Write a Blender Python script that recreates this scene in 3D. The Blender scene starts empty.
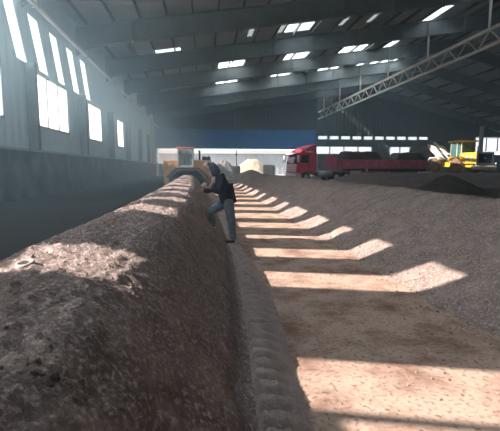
import bpy, bmesh, math, random
from mathutils import Vector, Matrix, noise

random.seed(7)
D = bpy.data
COL = bpy.context.scene.collection
SC = bpy.context.scene

# ------------------------------------------------------------------ camera
PHI = math.atan(.11875)
PSI = math.atan(.1175 * math.cos(PHI))
cam_d = D.cameras.new('camera')
cam_d.sensor_fit = 'HORIZONTAL'
cam_d.sensor_width = 36.0
cam_d.lens = 400.0 / 500.0 * 36.0
cam_d.clip_end = 600
cam_d.clip_start = .05
cam = D.objects.new('camera', cam_d)
COL.objects.link(cam)
cam.location = (0, 0, 1.5)
fwd = Vector((math.sin(PSI) * math.cos(PHI), math.cos(PSI) * math.cos(PHI), -math.sin(PHI)))
cam.rotation_euler = fwd.to_track_quat('-Z', 'Y').to_euler()
SC.camera = cam

# ------------------------------------------------------------------ sky, sun, exposure
W = D.worlds.new('sky')
SC.world = W
W.use_nodes = True
wn = W.node_tree.nodes
wl = W.node_tree.links
bg = wn['Background']
bg.inputs[0].default_value = (.76, .88, 1.0, 1)
bg.inputs[1].default_value = 1.0
sun_d = D.lights.new('sun', 'SUN')
sun_d.energy = 5.0
sun_d.angle = math.radians(.35)
sun_d.color = (1.0, .93, .84)
sun = D.objects.new('sun', sun_d)
COL.objects.link(sun)
SUN = Vector((1.3, .12, -1.0))
sun.rotation_euler = SUN.to_track_quat('-Z', 'Y').to_euler()
sun.location = (-40, -5, 40)
vs = SC.view_settings
vs.view_transform = 'Standard'
vs.look = 'None'
vs.gamma = 1
vs.use_curve_mapping = False
vs.exposure = 1.42
SC.cycles.use_denoising = True
SC.cycles.max_bounces = 8
SC.cycles.diffuse_bounces = 5
SC.cycles.transparent_max_bounces = 16
SC.cycles.volume_bounces = 1


HAZE = .022

# ------------------------------------------------------------------ materials
def mat(name, col, rough=.8, metal=0.0, var=0.0, scale=4.0, bump=0.0, bscale=None, spec=.3):
    m = D.materials.new(name)
    m.use_nodes = True
    nt = m.node_tree
    p = nt.nodes['Principled BSDF']
    p.inputs['Roughness'].default_value = rough
    p.inputs['Metallic'].default_value = metal
    p.inputs['Specular IOR Level'].default_value = spec
    tc = nt.nodes.new('ShaderNodeTexCoord')
    n = nt.nodes.new('ShaderNodeTexNoise')
    n.inputs['Scale'].default_value = scale
    n.inputs['Detail'].default_value = 6
    nt.links.new(tc.outputs['Object'], n.inputs['Vector'])
    r = nt.nodes.new('ShaderNodeMapRange')
    r.inputs['From Min'].default_value = .3
    r.inputs['From Max'].default_value = .7
    r.inputs['To Min'].default_value = 1 - var
    r.inputs['To Max'].default_value = 1 + var
    nt.links.new(n.outputs['Fac'], r.inputs['Value'])
    mx = nt.nodes.new('ShaderNodeVectorMath')
    mx.operation = 'SCALE'
    mx.inputs[0].default_value = col
    nt.links.new(r.outputs[0], mx.inputs['Scale'])
    nt.links.new(mx.outputs[0], p.inputs['Base Color'])
    if bump:
        n2 = nt.nodes.new('ShaderNodeTexNoise')
        n2.inputs['Scale'].default_value = bscale or scale * 6
        n2.inputs['Detail'].default_value = 5
        nt.links.new(tc.outputs['Object'], n2.inputs['Vector'])
        b = nt.nodes.new('ShaderNodeBump')
        b.inputs['Strength'].default_value = 1
        b.inputs['Distance'].default_value = bump
        nt.links.new(n2.outputs['Fac'], b.inputs['Height'])
        nt.links.new(b.outputs[0], p.inputs['Normal'])
    return m


def corrugated(name, col, axis, pitch, var=.08, depth=.02, rough=.6):
    """sheet metal with ribs running up, repeated along one axis"""
    m = mat(name, col, rough, 0, var, .35)
    nt = m.node_tree
    p = nt.nodes['Principled BSDF']
    tc = nt.nodes.new('ShaderNodeTexCoord')
    wv = nt.nodes.new('ShaderNodeTexWave')
    wv.wave_type = 'BANDS'
    wv.bands_direction = axis
    wv.inputs['Scale'].default_value = 2 * math.pi / pitch / 20
    nt.links.new(tc.outputs['Object'], wv.inputs['Vector'])
    b = nt.nodes.new('ShaderNodeBump')
    b.inputs['Distance'].default_value = depth
    nt.links.new(wv.outputs['Fac'], b.inputs['Height'])
    nt.links.new(b.outputs[0], p.inputs['Normal'])
    return m


def compost(name, dark, light, fleck, bump=.012, sc=1.0):
    m = D.materials.new(name)
    m.use_nodes = True
    nt = m.node_tree
    p = nt.nodes['Principled BSDF']
    p.inputs['Roughness'].default_value = 1
    p.inputs['Specular IOR Level'].default_value = .05
    tc = nt.nodes.new('ShaderNodeTexCoord')

    def nz(scale, detail, rough=.6):
        n = nt.nodes.new('ShaderNodeTexNoise')
        n.inputs['Scale'].default_value = scale * sc
        n.inputs['Detail'].default_value = detail
        n.inputs['Roughness'].default_value = rough
        nt.links.new(tc.outputs['Object'], n.inputs['Vector'])
        return n
    a = nz(3.0, 8, .7)
    r = nt.nodes.new('ShaderNodeValToRGB')
    r.color_ramp.elements[0].position = .32
    r.color_ramp.elements[0].color = (*dark, 1)
    r.color_ramp.elements[1].position = .68
    r.color_ramp.elements[1].color = (*light, 1)
    nt.links.new(a.outputs['Fac'], r.inputs['Fac'])
    f = nz(34.0, 7, .68)
    fr = nt.nodes.new('ShaderNodeValToRGB')
    fr.color_ramp.elements[0].position = .50
    fr.color_ramp.elements[0].color = (0, 0, 0, 1)
    fr.color_ramp.elements[1].position = .70
    fr.color_ramp.elements[1].color = (1, 1, 1, 1)
    nt.links.new(f.outputs['Fac'], fr.inputs['Fac'])
    mx = nt.nodes.new('ShaderNodeMix')
    mx.data_type = 'RGBA'
    nt.links.new(fr.outputs['Color'], mx.inputs['Factor'])
    nt.links.new(r.outputs['Color'], mx.inputs['A'])
    mx.inputs['B'].default_value = (*fleck, 1)
    nt.links.new(mx.outputs['Result'], p.inputs['Base Color'])
    b1 = nz(38.0, 6, .65)
    b = nt.nodes.new('ShaderNodeBump')
    b.inputs['Distance'].default_value = bump
    nt.links.new(b1.outputs['Fac'], b.inputs['Height'])
    nt.links.new(b.outputs[0], p.inputs['Normal'])
    return m


def translucent(name, col, clear=.0):
    m = D.materials.new(name)
    m.use_nodes = True
    nt = m.node_tree
    out = nt.nodes['Material Output']
    nt.nodes.remove(nt.nodes['Principled BSDF'])
    t = nt.nodes.new('ShaderNodeBsdfTranslucent')
    t.inputs['Color'].default_value = (*col, 1)
    if clear:
        tr = nt.nodes.new('ShaderNodeBsdfTransparent')
        mx = nt.nodes.new('ShaderNodeMixShader')
        mx.inputs[0].default_value = clear
        nt.links.new(t.outputs[0], mx.inputs[1])
        nt.links.new(tr.outputs[0], mx.inputs[2])
        nt.links.new(mx.outputs[0], out.inputs['Surface'])
    else:
        nt.links.new(t.outputs[0], out.inputs['Surface'])
    return m


def glass(name, tint, see=.5, rough=.08):
    m = D.materials.new(name)
    m.use_nodes = True
    nt = m.node_tree
    out = nt.nodes['Material Output']
    p = nt.nodes['Principled BSDF']
    p.inputs['Base Color'].default_value = (*tint, 1)
    p.inputs['Roughness'].default_value = rough
    p.inputs['Specular IOR Level'].default_value = .6
    tr = nt.nodes.new('ShaderNodeBsdfTransparent')
    mx = nt.nodes.new('ShaderNodeMixShader')
    mx.inputs[0].default_value = see
    nt.links.new(p.outputs[0], mx.inputs[1])
    nt.links.new(tr.outputs[0], mx.inputs[2])
    nt.links.new(mx.outputs[0], out.inputs['Surface'])
    return m


M = {}
M['windrow'] = compost('dry_compost', (.18, .14, .137), (.39, .31, .292), (.72, .585, .54), .03)
M['heap'] = compost('brown_compost', (.175, .134, .126), (.35, .275, .255), (.62, .5, .45), .02)
M['dark_heap'] = compost('dark_compost', (.05, .042, .04), (.1, .082, .075), (.16, .13, .11), .03, .5)
M['flat_heap'] = compost('dull_brown_compost', (.11, .088, .082), (.21, .17, .158), (.3, .245, .22), .03, .5)
M['sand'] = compost('pale_sand', (.34, .27, .19), (.45, .37, .27), (.5, .42, .34), .02, .3)
M['grey_heap'] = compost('grey_gravel', (.13, .12, .11), (.21, .195, .18), (.26, .24, .22), .03, .3)
M['ruts'] = compost('rutted_earth', (.26, .215, .205), (.42, .35, .335), (.5, .43, .41), .008, 1.6)
M['wall_sheet'] = corrugated('pale_blue_sheet', (.72, .88, .93), 'Y', .8, .06, .03)
M['dado'] = mat('dirty_concrete_wall', (.17, .185, .19), .95, 0, .45, .8, .01)
M['roof'] = corrugated('grey_roof_sheet', (.36, .39, .39), 'Y', .4, .15, .03)
M['steel'] = mat('grey_green_steel', (.2, .235, .235), .6, .0, .12, 1.2)
M['dark_steel'] = mat('dark_steel', (.1, .115, .115), .6, 0, .12, 1.2)
M['gable'] = corrugated('dark_gable_sheet', (.12, .14, .145), 'X', .8, .08, .03)
M['blue'] = corrugated('blue_sheet', (.05, .27, .7), 'X', .6, .06, .02, .5)
M['pale_steel'] = mat('cream_painted_steel', (.72, .7, .62), .6, 0, .1, 3)
M['white_pipe'] = mat('white_plastic_pipe', (.8, .83, .84), .5, 0, .05, 3)
M['pane'] = translucent('frosted_pane', (.9, .93, .95))
M['dim'] = translucent('dirty_frosted_sheet', (.3, .32, .31))
M['skypane'] = translucent('clear_fill_sheet', (.85, .88, .88), .25)
M['clear'] = glass('clear_fill_sheet', (.8, .85, .85), .94)
M['frame'] = mat('window_frame_grey', (.5, .55, .57), .5, 0, .05, 4)
M['orange'] = mat('orange_paint', (.6, .33, .17), .55, 0, .22, 2.5)
M['drum_grey'] = mat('worn_grey_steel', (.12, .125, .13), .6, .2, .3, 3)
M['black'] = mat('black_rubber', (.025, .025, .026), .85, 0, .25, 6)
M['darkpart'] = mat('black_iron', (.04, .042, .045), .6, .2, .2, 5)
M['red'] = mat('red_paint', (.85, .04, .12), .4, 0, .08, 2, spec=.5)
M['bed_red'] = mat('dusty_red_paint', (.52, .13, .19), .7, 0, .25, 1.5)
M['white'] = mat('white_paint', (.8, .8, .78), .5, 0, .05, 3)
M['dusty_white'] = mat('dusty_white_paint', (.66, .62, .56), .7, 0, .2, 3)
M['silver'] = mat('brushed_alloy', (.6, .61, .62), .35, .7, .1, 5)
M['yellow'] = mat('loader_yellow', (.72, .45, .04), .5, 0, .12, 3)
M['mud'] = mat('muddy_rubber', (.19, .12, .075), .95, 0, .4, 5, .01)
M['teal_glass'] = glass('teal_cab_glass', (.1, .22, .22), .45)
M['cab_glass'] = glass('cab_window_glass', (.18, .24, .25), .55)
M['truck_glass'] = glass('dark_truck_glass', (.05, .06, .08), .15)
M['grille'] = mat('dark_radiator_mesh', (.035, .035, .06), .6, .2, .2, 20)
M['red_cab'] = mat('orange_red_enamel', (.8, .2, .12), .5, 0, .1, 3)
M['concrete'] = mat('pale_concrete', (.5, .48, .44), .95, 0, .15, 1.2, .006)
M['grey_concrete'] = mat('grey_concrete', (.27, .27, .26), .95, 0, .15, 1.2, .006)
M['shed'] = corrugated('white_shed_sheet', (.47, .49, .51), 'X', 1.2, .05, .05)
M['yard'] = mat('sunlit_yard', (.32, .29, .26), 1, 0, .15, .3)
M['denim'] = mat('blue_grey_denim', (.13, .18, .23), .9, 0, .3, 9, .004)
M['navy'] = mat('navy_jacket_cloth', (.02, .022, .045), .8, 0, .35, 8, .006)
M['hood_shell'] = mat('dark_grey_hood_cloth', (.1, .11, .16), .9, 0, .2, 12, .004)
M['hood'] = mat('pale_grey_hood_lining', (.5, .52, .62), .9, 0, .2, 12, .004)
M['skin'] = mat('skin', (.5, .3, .22), .6, 0, .06, 8)
M['hair'] = mat('black_hair', (.015, .013, .012), .7, 0, .1, 20)
M['eye'] = mat('dark_eye', (.02, .015, .012), .3, 0, 0, 5)
M['shoe'] = mat('black_shoe', (.03, .03, .035), .7, 0, .1, 10)


# ------------------------------------------------------------------ mesh helper
class B:
    def __init__(self):
        self.v = []
        self.f = []
        self.s = []

    def add(self, vs_, fs, smooth=False):
        o = len(self.v)
        self.v += [tuple(p) for p in vs_]
        self.f += [tuple(i + o for i in q) for q in fs]
        self.s += [smooth] * len(fs)
        return self

    def box(self, x0, x1, y0, y1, z0, z1):
        v = [(x, y, z) for z in (z0, z1) for y in (y0, y1) for x in (x0, x1)]
        return self.add(v, [(0, 2, 3, 1), (4, 5, 7, 6), (0, 1, 5, 4), (2, 6, 7, 3), (0, 4, 6, 2), (1, 3, 7, 5)])

    def prism(self, poly, axis, a, b):
        """poly of 2-D points, extruded along axis from a to b; axis y: (x, z); x: (y, z); z: (x, y)"""
        def P(p, t):
            return {'y': (p[0], t, p[1]), 'x': (t, p[0], p[1]), 'z': (p[0], p[1], t)}[axis]
        n = len(poly)
        v = [P(p, a) for p in poly] + [P(p, b) for p in poly]
        f = [tuple(range(n)), tuple(range(2 * n - 1, n - 1, -1))]
        f += [(i, n + i, n + (i + 1) % n, (i + 1) % n) for i in range(n)]
        return self.add(v, f)

    def tube(self, pts, r, n=10, caps=True):
        pts = [Vector(p) for p in pts]
        rs = r if isinstance(r, (list, tuple)) else [r] * len(pts)
        v, f = [], []
        for i, p in enumerate(pts):
            d = (pts[min(i + 1, len(pts) - 1)] - pts[max(i - 1, 0)]).normalized()
            a = d.cross(Vector((0, 0, 1)) if abs(d.z) < .9 else Vector((1, 0, 0))).normalized()
            b = d.cross(a)
            for k in range(n):
                t = 2 * math.pi * k / n
                v.append(p + (a * math.cos(t) + b * math.sin(t)) * rs[i])
        for i in range(len(pts) - 1):
            for k in range(n):
                f.append((i * n + k, i * n + (k + 1) % n, (i + 1) * n + (k + 1) % n, (i + 1) * n + k))
        if caps:
            f.append(tuple(range(n - 1, -1, -1)))
            f.append(tuple((len(pts) - 1) * n + k for k in range(n)))
        return self.add(v, f, True)

    def disc(self, c, axis, prof, n=24):
        """lathe about an axis through c: prof = (radius, offset along axis)"""
        c = Vector(c)
        ax = {'x': Vector((1, 0, 0)), 'y': Vector((0, 1, 0)), 'z': Vector((0, 0, 1))}[axis]
        a = ax.orthogonal().normalized()
        b = ax.cross(a)
        v, f = [], []
        for (r, o) in prof:
            for k in range(n):
                t = 2 * math.pi * k / n
                v.append(c + ax * o + (a * math.cos(t) + b * math.sin(t)) * max(r, .0005))
        for i in range(len(prof) - 1):
            for k in range(n):
                f.append((i * n + k, i * n + (k + 1) % n, (i + 1) * n + (k + 1) % n, (i + 1) * n + k))
        f.append(tuple(range(n - 1, -1, -1)))
        f.append(tuple((len(prof) - 1) * n + k for k in range(n)))
        return self.add(v, f, True)

    def ball(self, c, r, nu=14, nv=9):
        rx, ry, rz = r if isinstance(r, (list, tuple)) else (r, r, r)
        v, f = [], []
        for i in range(nv + 1):
            th = math.pi * i / nv
            for k in range(nu):
                ph = 2 * math.pi * k / nu
                v.append((c[0] + rx * math.sin(th) * math.cos(ph), c[1] + ry * math.sin(th) * math.sin(ph), c[2] + rz * math.cos(th)))
        for i in range(nv):
            for k in range(nu):
                f.append((i * nu + k, (i + 1) * nu + k, (i + 1) * nu + (k + 1) % nu, i * nu + (k + 1) % nu))
        return self.add(v, f, True)

    def build(self, name, m, parent=None, bevel=0, kind=None, label=None):
        me = D.meshes.new(name)
        me.from_pydata(self.v, [], self.f)
        for p, s in zip(me.polygons, self.s):
            p.use_smooth = s
        bm = bmesh.new()
        bm.from_mesh(me)
        bmesh.ops.remove_doubles(bm, verts=bm.verts, dist=1e-5)
        bmesh.ops.recalc_face_normals(bm, faces=bm.faces)
        bm.to_mesh(me)
        bm.free()
        me.materials.append(m)
        o = D.objects.new(name, me)
        COL.objects.link(o)
        if parent:
            o.parent = parent
        if bevel:
            md = o.modifiers.new('edge', 'BEVEL')
            md.width = bevel
            md.segments = 2
            md.limit_method = 'ANGLE'
        if kind:
            o['kind'] = kind
        if label:
            o['label'] = label
        return o


def thing(name, label, cat, loc=(0, 0, 0), rz=0, group=None):
    o = D.objects.new(name, None)
    o.empty_display_size = .2
    COL.objects.link(o)
    o.location = loc
    o.rotation_euler = (0, 0, rz)
    o['label'] = label
    o['category'] = cat
    if group:
        o['group'] = group
    return o


def tag(o, label, cat, group=None, kind=None):
    o['label'] = label
    o['category'] = cat
    if group:
        o['group'] = group
    if kind:
        o['kind'] = kind
    return o


def interp(tab, x):
    if x <= tab[0][0]:
        return tab[0][1]
    for (a, b), (c, d) in zip(tab, tab[1:]):
        if x <= c:
            t = (x - a) / (c - a)
            return b + (d - b) * t
    return tab[-1][1]


def nz(x, y, z=0.0, o=4):
    return noise.fractal(Vector((x, y, z)), .9, 2.1, o)


# ================================================================== SETTING
# floor: beige concrete aisle between the windrow and the long heap, dirtier earth to the right, nearly black to the left
fm = D.materials.new('floor_concrete_and_earth')
fm.use_nodes = True
nt = fm.node_tree
pb = nt.nodes['Principled BSDF']
pb.inputs['Roughness'].default_value = .95
pb.inputs['Specular IOR Level'].default_value = .1
tc = nt.nodes.new('ShaderNodeTexCoord')
sep = nt.nodes.new('ShaderNodeSeparateXYZ')
nt.links.new(tc.outputs['Object'], sep.inputs[0])
n1 = nt.nodes.new('ShaderNodeTexNoise')
n1.inputs['Scale'].default_value = 2.1
n1.inputs['Detail'].default_value = 9
n1.inputs['Roughness'].default_value = .65
nt.links.new(tc.outputs['Object'], n1.inputs['Vector'])
cr = nt.nodes.new('ShaderNodeValToRGB')
cr.color_ramp.elements[0].position = .33
cr.color_ramp.elements[0].color = (.2, .115, .088, 1)
cr.color_ramp.elements[1].position = .56
cr.color_ramp.elements[1].color = (.47, .345, .285, 1)
nt.links.new(n1.outputs['Fac'], cr.inputs['Fac'])
n2 = nt.nodes.new('ShaderNodeTexNoise')
n2.inputs['Scale'].default_value = 28
n2.inputs['Detail'].default_value = 5
nt.links.new(tc.outputs['Object'], n2.inputs['Vector'])
sp = nt.nodes.new('ShaderNodeValToRGB')
sp.color_ramp.elements[0].position = .52
sp.color_ramp.elements[0].color = (0, 0, 0, 1)
sp.color_ramp.elements[1].position = .68
sp.color_ramp.elements[1].color = (.75, .75, .75, 1)
nt.links.new(n2.outputs['Fac'], sp.inputs['Fac'])
m1 = nt.nodes.new('ShaderNodeMix')
m1.data_type = 'RGBA'
nt.links.new(sp.outputs['Color'], m1.inputs['Factor'])
nt.links.new(cr.outputs['Color'], m1.inputs['A'])
m1.inputs['B'].default_value = (.17, .105, .085, 1)
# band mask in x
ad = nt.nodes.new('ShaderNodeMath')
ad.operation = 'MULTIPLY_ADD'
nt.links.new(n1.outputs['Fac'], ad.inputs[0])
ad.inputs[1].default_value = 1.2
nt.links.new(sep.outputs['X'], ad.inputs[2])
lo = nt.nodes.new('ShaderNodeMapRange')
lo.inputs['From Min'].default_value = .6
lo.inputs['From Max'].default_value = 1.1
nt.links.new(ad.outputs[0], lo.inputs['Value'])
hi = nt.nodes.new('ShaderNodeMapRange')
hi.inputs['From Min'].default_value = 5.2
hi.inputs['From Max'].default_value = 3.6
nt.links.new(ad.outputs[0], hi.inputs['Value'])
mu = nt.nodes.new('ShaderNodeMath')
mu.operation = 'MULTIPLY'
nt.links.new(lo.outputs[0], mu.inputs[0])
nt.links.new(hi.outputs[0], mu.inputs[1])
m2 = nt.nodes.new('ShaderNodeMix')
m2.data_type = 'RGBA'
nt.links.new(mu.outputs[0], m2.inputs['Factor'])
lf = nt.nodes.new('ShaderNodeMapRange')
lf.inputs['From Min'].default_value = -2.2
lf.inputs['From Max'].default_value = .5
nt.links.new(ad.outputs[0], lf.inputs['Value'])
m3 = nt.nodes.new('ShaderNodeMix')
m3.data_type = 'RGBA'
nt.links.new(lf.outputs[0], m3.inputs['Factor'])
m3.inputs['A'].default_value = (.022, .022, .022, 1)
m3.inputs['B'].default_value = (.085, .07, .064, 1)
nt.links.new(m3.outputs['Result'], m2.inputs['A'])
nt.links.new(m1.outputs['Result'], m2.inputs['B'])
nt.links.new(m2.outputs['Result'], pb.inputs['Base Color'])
bp = nt.nodes.new('ShaderNodeBump')
bp.inputs['Distance'].default_value = .006
nt.links.new(n2.outputs['Fac'], bp.inputs['Height'])
nt.links.new(bp.outputs[0], pb.inputs['Normal'])
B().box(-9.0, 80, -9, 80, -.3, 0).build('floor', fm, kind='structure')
yard = B().box(-120, 160, 80, 260, -.35, -.05).box(-160, -9.3, -60, 80, -.35, -.05).build('ground', M['yard'], kind='structure')

FR = [4.5 + 9 * i for i in range(9)]          # portal frames along the hall


def roof_z(x):
    return 11.9 + .15 * (x + 9) if x <= 31 else 17.9 - .25 * (x - 31)


# ---- left wall: dirty dado, pale blue sheeting with windows, high daylight slits
WINS = [(-7, -2), (1.6, 8.6), (12.2, 19.8), (23.4, 28.8), (33.8, 37.8), (44.6, 47.8)]  # the first two are unseen, added for fill light
SILL, HEAD = 3.8, 6.7
Y0, Y1 = -9, 86
wl_ = B()
wl_.box(-9.06, -9.0, Y0, Y1, 2.4, SILL)
edges = [Y0] + [e for w in WINS for e in w] + [Y1]
for a, b in zip(edges[0::2], edges[1::2]):
    wl_.box(-9.06, -9.0, a, b, SILL, HEAD)
SLZ0, SLZ1 = 6.9, 9.55
wl_.box(-9.06, -9.0, Y0, Y1, HEAD, SLZ0)
wl_.box(-9.06, -9.0, Y0, Y1, SLZ1, 12.0)
STRIPES = [(1.1, 2.17), (2.25, 2.95), (4.92, 5.68), (6.69, 7.43), (8.48, 8.95), (10.11, 11.06), (12.05, 13.45),
           (14.4, 15.5), (16.8, 18.0), (19.4, 20.6), (22.2, 23.4), (25, 26.3), (28, 29.2), (31, 32.3), (34, 35.3)]


def slit_y(y, z):
    return y + 2.64 - .47 * z


# the nearest slit starts higher up than the others
wl_.prism([(slit_y(STRIPES[0][0], SLZ0), SLZ0), (slit_y(STRIPES[0][1], SLZ0), SLZ0), (slit_y(STRIPES[0][1], 7.55), 7.55),
           (slit_y(STRIPES[0][0], 7.55), 7.55)], 'x', -9.06, -9.0)
eds = [None] + [e for s in STRIPES for e in s] + [None]
for a, b in zip(eds[0::2], eds[1::2]):
    wl_.prism([(Y0 if a is None else slit_y(a, SLZ0), SLZ0), (Y1 if b is None else slit_y(b, SLZ0), SLZ0),
               (Y1 if b is None else slit_y(b, SLZ1), SLZ1), (Y0 if a is None else slit_y(a, SLZ1), SLZ1)], 'x', -9.06, -9.0)
wl_.build('wall_left', M['wall_sheet'], kind='structure')
B().box(-9.3, -8.8, Y0, Y1, -.05, 2.36).build('baseboard_left', M['dado'], kind='structure')
B().box(-9.3, -8.72, Y0, Y1, 2.36, 2.46).build('trim_1', M['frame'], kind='structure')
for i, (a, b) in enumerate(WINS):
    fr = B()
    fr.box(-9.1, -8.94, a, b, SILL - .06, SILL + .06).box(-9.1, -8.94, a, b, HEAD - .08, HEAD)
    n = 3 if b - a > 5 else 2
    for k in range(n + 1):
        y = a + (b - a) * k / n
        fr.box(-9.08, -8.96, y - .06, y + .06, SILL, HEAD)
    w = fr.build('window_%d' % (i + 1), M['frame'], kind='structure')
    for k in range(n):
        ya, yb = a + (b - a) * k / n + .06, a + (b - a) * (k + 1) / n - .06
        B().box(-9.04, -9.02, ya, yb, SILL + .06, HEAD - .08).build('pane', M['pane'], w)

# ---- roof with purlins, a clear strip near the ridge, portal frames
rf = B()


def slab(xa, xb, ya=-9.0, yb=80.2):
    rf.prism([(xa, roof_z(xa)), (xb, roof_z(xb)), (xb, roof_z(xb) + .08), (xa, roof_z(xa) + .08)], 'y', ya, yb)


# roof holes: dim daylight strips, plus frosted and clear panels added to brighten the hall
HOLES = [(-8.4, -5.0, -7, 19.5, 'pane'), (2, 5, 47, 64, 'pane'), (10, 13, 47, 64, 'pane'), (17, 20, 47, 64, 'pane'),
         (4.3, 4.8, 33.2, 39.6, 'dim'), (7.2, 7.7, 35.6, 39.6, 'dim'), (13.2, 13.7, 33.2, 39.6, 'dim'), (16, 16.5, 33.2, 39.6, 'dim'),
         (-4.6, -2.0, 40.4, 43.8, 'clear'), (7.9, 10.4, 32.4, 39.8, 'clear')]  # clear panels added to let sun onto truck cab and loader
xs_ = sorted({-9.4, 22.6} | {h[0] for h in HOLES} | {h[1] for h in HOLES})
for a, b in zip(xs_, xs_[1:]):
    y = -9.0
    for h in sorted(HOLES, key=lambda q: q[2]):
        if h[0] <= a and h[1] >= b:
            slab(a, b, y, h[2])
            y = h[3]
    slab(a, b, y)
slab(23.9, 25)
slab(25, 29, -9.0, 52)
slab(25, 29, 66)
slab(29, 31)
slab(31, 80)
ceil = rf.build('ceiling', M['roof'], kind='structure')
for a, b, c, d, k in HOLES + [(25, 29, 52, 66, 'pane')]:  # the extra frosted panel is added fill light over the trailer
    B().prism([(a, roof_z(a) + .03), (b, roof_z(b) + .03), (b, roof_z(b) + .05), (a, roof_z(a) + .05)], 'y', c, d).build('daylight_and_fill_sheet', M[k], ceil)
B().box(-9.3, 80, -9.3, -9.0, 0, 17.9).build('wall_front', M['gable'], kind='structure')
B().box(80, 80.3, -9.3, 80.3, 0, 6).build('wall_right', M['gable'], kind='structure')
x = -8.2
while x < 60:
    if not 22.2 < x < 24.2:
        z = roof_z(x)
        B().box(x - .05, x + .05, -8.5, 80, z - .3, z - .02).build('purlin', M['dark_steel'], ceil)
    x += 1.9 if x < 31 else 3.0
for k, yy in enumerate(FR):
    g = B()
    for (xa, xb) in ((-9, 31), (31, 79)):
        za, zb = roof_z(xa) - .3, roof_z(xb) - .3
        dep = 1.45
        g.prism([(xa, za - dep), (xb, zb - dep), (xb, zb), (xa, za)], 'y', yy - .05, yy + .05)
        for dz in (0, -dep):
            g.prism([(xa, za + dz - .06), (xb, zb + dz - .06), (xb, zb + dz), (xa, za + dz)], 'y', yy - .22, yy + .22)
        n = int((xb - xa) / 4)
        for q in range(1, n):
            xx = xa + (xb - xa) * q / n
            zz = za + (zb - za) * q / n
            g.box(xx - .03, xx + .03, yy - .22, yy + .22, zz - dep, zz)
            if q % 2:
                g.box(xx - .09, xx + .09, yy - .3, yy - .2, zz - dep - .25, zz - dep + .9)
    g.box(-8.98, -8.5, yy - .16, yy + .16, 2.46, 6.85)
    g.prism([(-9, 9.6), (-8.6, 9.9), (-8.2, 10.3), (-9, 10.3)], 'y', yy - .12, yy + .12)
    g.build('trim_%d' % (k + 2), M['steel'], kind='structure')

# lattice under the clear strip, its cream colour standing in for bright daylight
lt = B()
lt.box(23.1, 23.3, 30, 80, 12.5, 12.75).box(23.1, 23.3, 30, 80, 11.2, 11.4)
yy = 30.0
up = True
while yy < 79:
    za, zb = (11.3, 12.6) if up else (12.6, 11.3)
    lt.tube([(23.2, yy, za), (23.2, yy + 1.4, zb)], .07, 6)
    yy += 1.4
    up = not up
for yy in FR[3:]:
    lt.tube([(23.2, yy, 12.6), (23.2, yy, roof_z(23.2) - 1.7)], .1, 6)
lt.build('trim_12', M['pale_steel'], kind='structure')

# ---- far gable: gate opening on the left under a blue band, windows to the right
bw = B()
GZ = [(-9.3, roof_z(-9.3)), (22.2, roof_z(22.2))]
bw.prism([(-9.3, 8.8), (22.2, 8.8), (22.2, roof_z(22.2)), (-9.3, roof_z(-9.3))], 'y', 78.1, 78.35)
# right-hand bay in rows, with openings
def row(xs, z0, z1):
    for a, b in xs:
        bw.box(a, b, 80.0, 80.25, z0, z1)


row([(22.2, 80)], 0, 3.6)
row([(22.2, 38.5), (45.1, 80)], 3.6, 4.3)
row([(22.2, 22.7), (34.6, 38.5), (45.1, 57.4), (73, 80)], 4.3, 5.9)
row([(22.2, 57.4), (73, 80)], 5.9, 7.3)
slots = [(23.2 + 2.4 * i, 23.2 + 2.4 * i + 1.9) for i in range(10)]
ex = [22.2] + [e for s in slots for e in s] + [57.4]
row(list(zip(ex[0::2], ex[1::2])) + [(73, 80)], 7.3, 7.95)
row([(22.2, 80)], 7.95, 8.6)
bw.prism([(22.2, 8.6), (80, 8.6), (80, roof_z(80)), (79, roof_z(79)), (31, roof_z(31)), (22.2, roof_z(22.2))][0:1] +
         [(65, 8.6), (65, roof_z(65)), (31, roof_z(31)), (22.2, roof_z(22.2))], 'y', 80.0, 80.25)
bw.build('wall_back', M['gable'], kind='structure')
B().box(-9.3, 22.2, 77.9, 78.1, 5.15, 8.85).build('trim_13', M['blue'], kind='structure', label='blue band above the far opening')
wi = 5
for (a, b, z0, z1, n) in [(22.7, 34.6, 4.3, 5.9, 4), (38.5, 45.1, 3.6, 5.9, 3), (57.4, 73, 5.0, 7.9, 6)]:
    fr = B()
    for k in range(n + 1):
        xx = a + (b - a) * k / n
        fr.box(xx - .12, xx + .12, 79.95, 80.1, z0, z1)
    fr.box(a, b, 79.95, 80.1, z1 - .1, z1).box(a, b, 79.95, 80.1, z0, z0 + .1)
    w = fr.build('window_%d' % wi, M['frame'], kind='structure')
    wi += 1
    for k in range(n):
        B().box(a + (b - a) * k / n + .12, a + (b - a) * (k + 1) / n - .12, 80.02, 80.04, z0 + .1, z1 - .1).build('pane', M['pane'], w)
w = B().box(23.2, 47, 79.96, 80.0, 7.22, 7.3).build('window_%d' % wi, M['frame'], kind='structure')
for a, b in slots:
    B().box(a, b, 80.02, 80.04, 7.3, 7.95).build('pane', M['pane'], w)
B().box(55.9, 56.5, 76.2, 76.8, 0, roof_z(56.2) - 1.7).build('trim_14', M['pale_steel'], kind='structure')
B().box(22.05, 22.3, 77.8, 78.4, 0, roof_z(22.2) - .1).build('trim_15', M['steel'], kind='structure')

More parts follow.
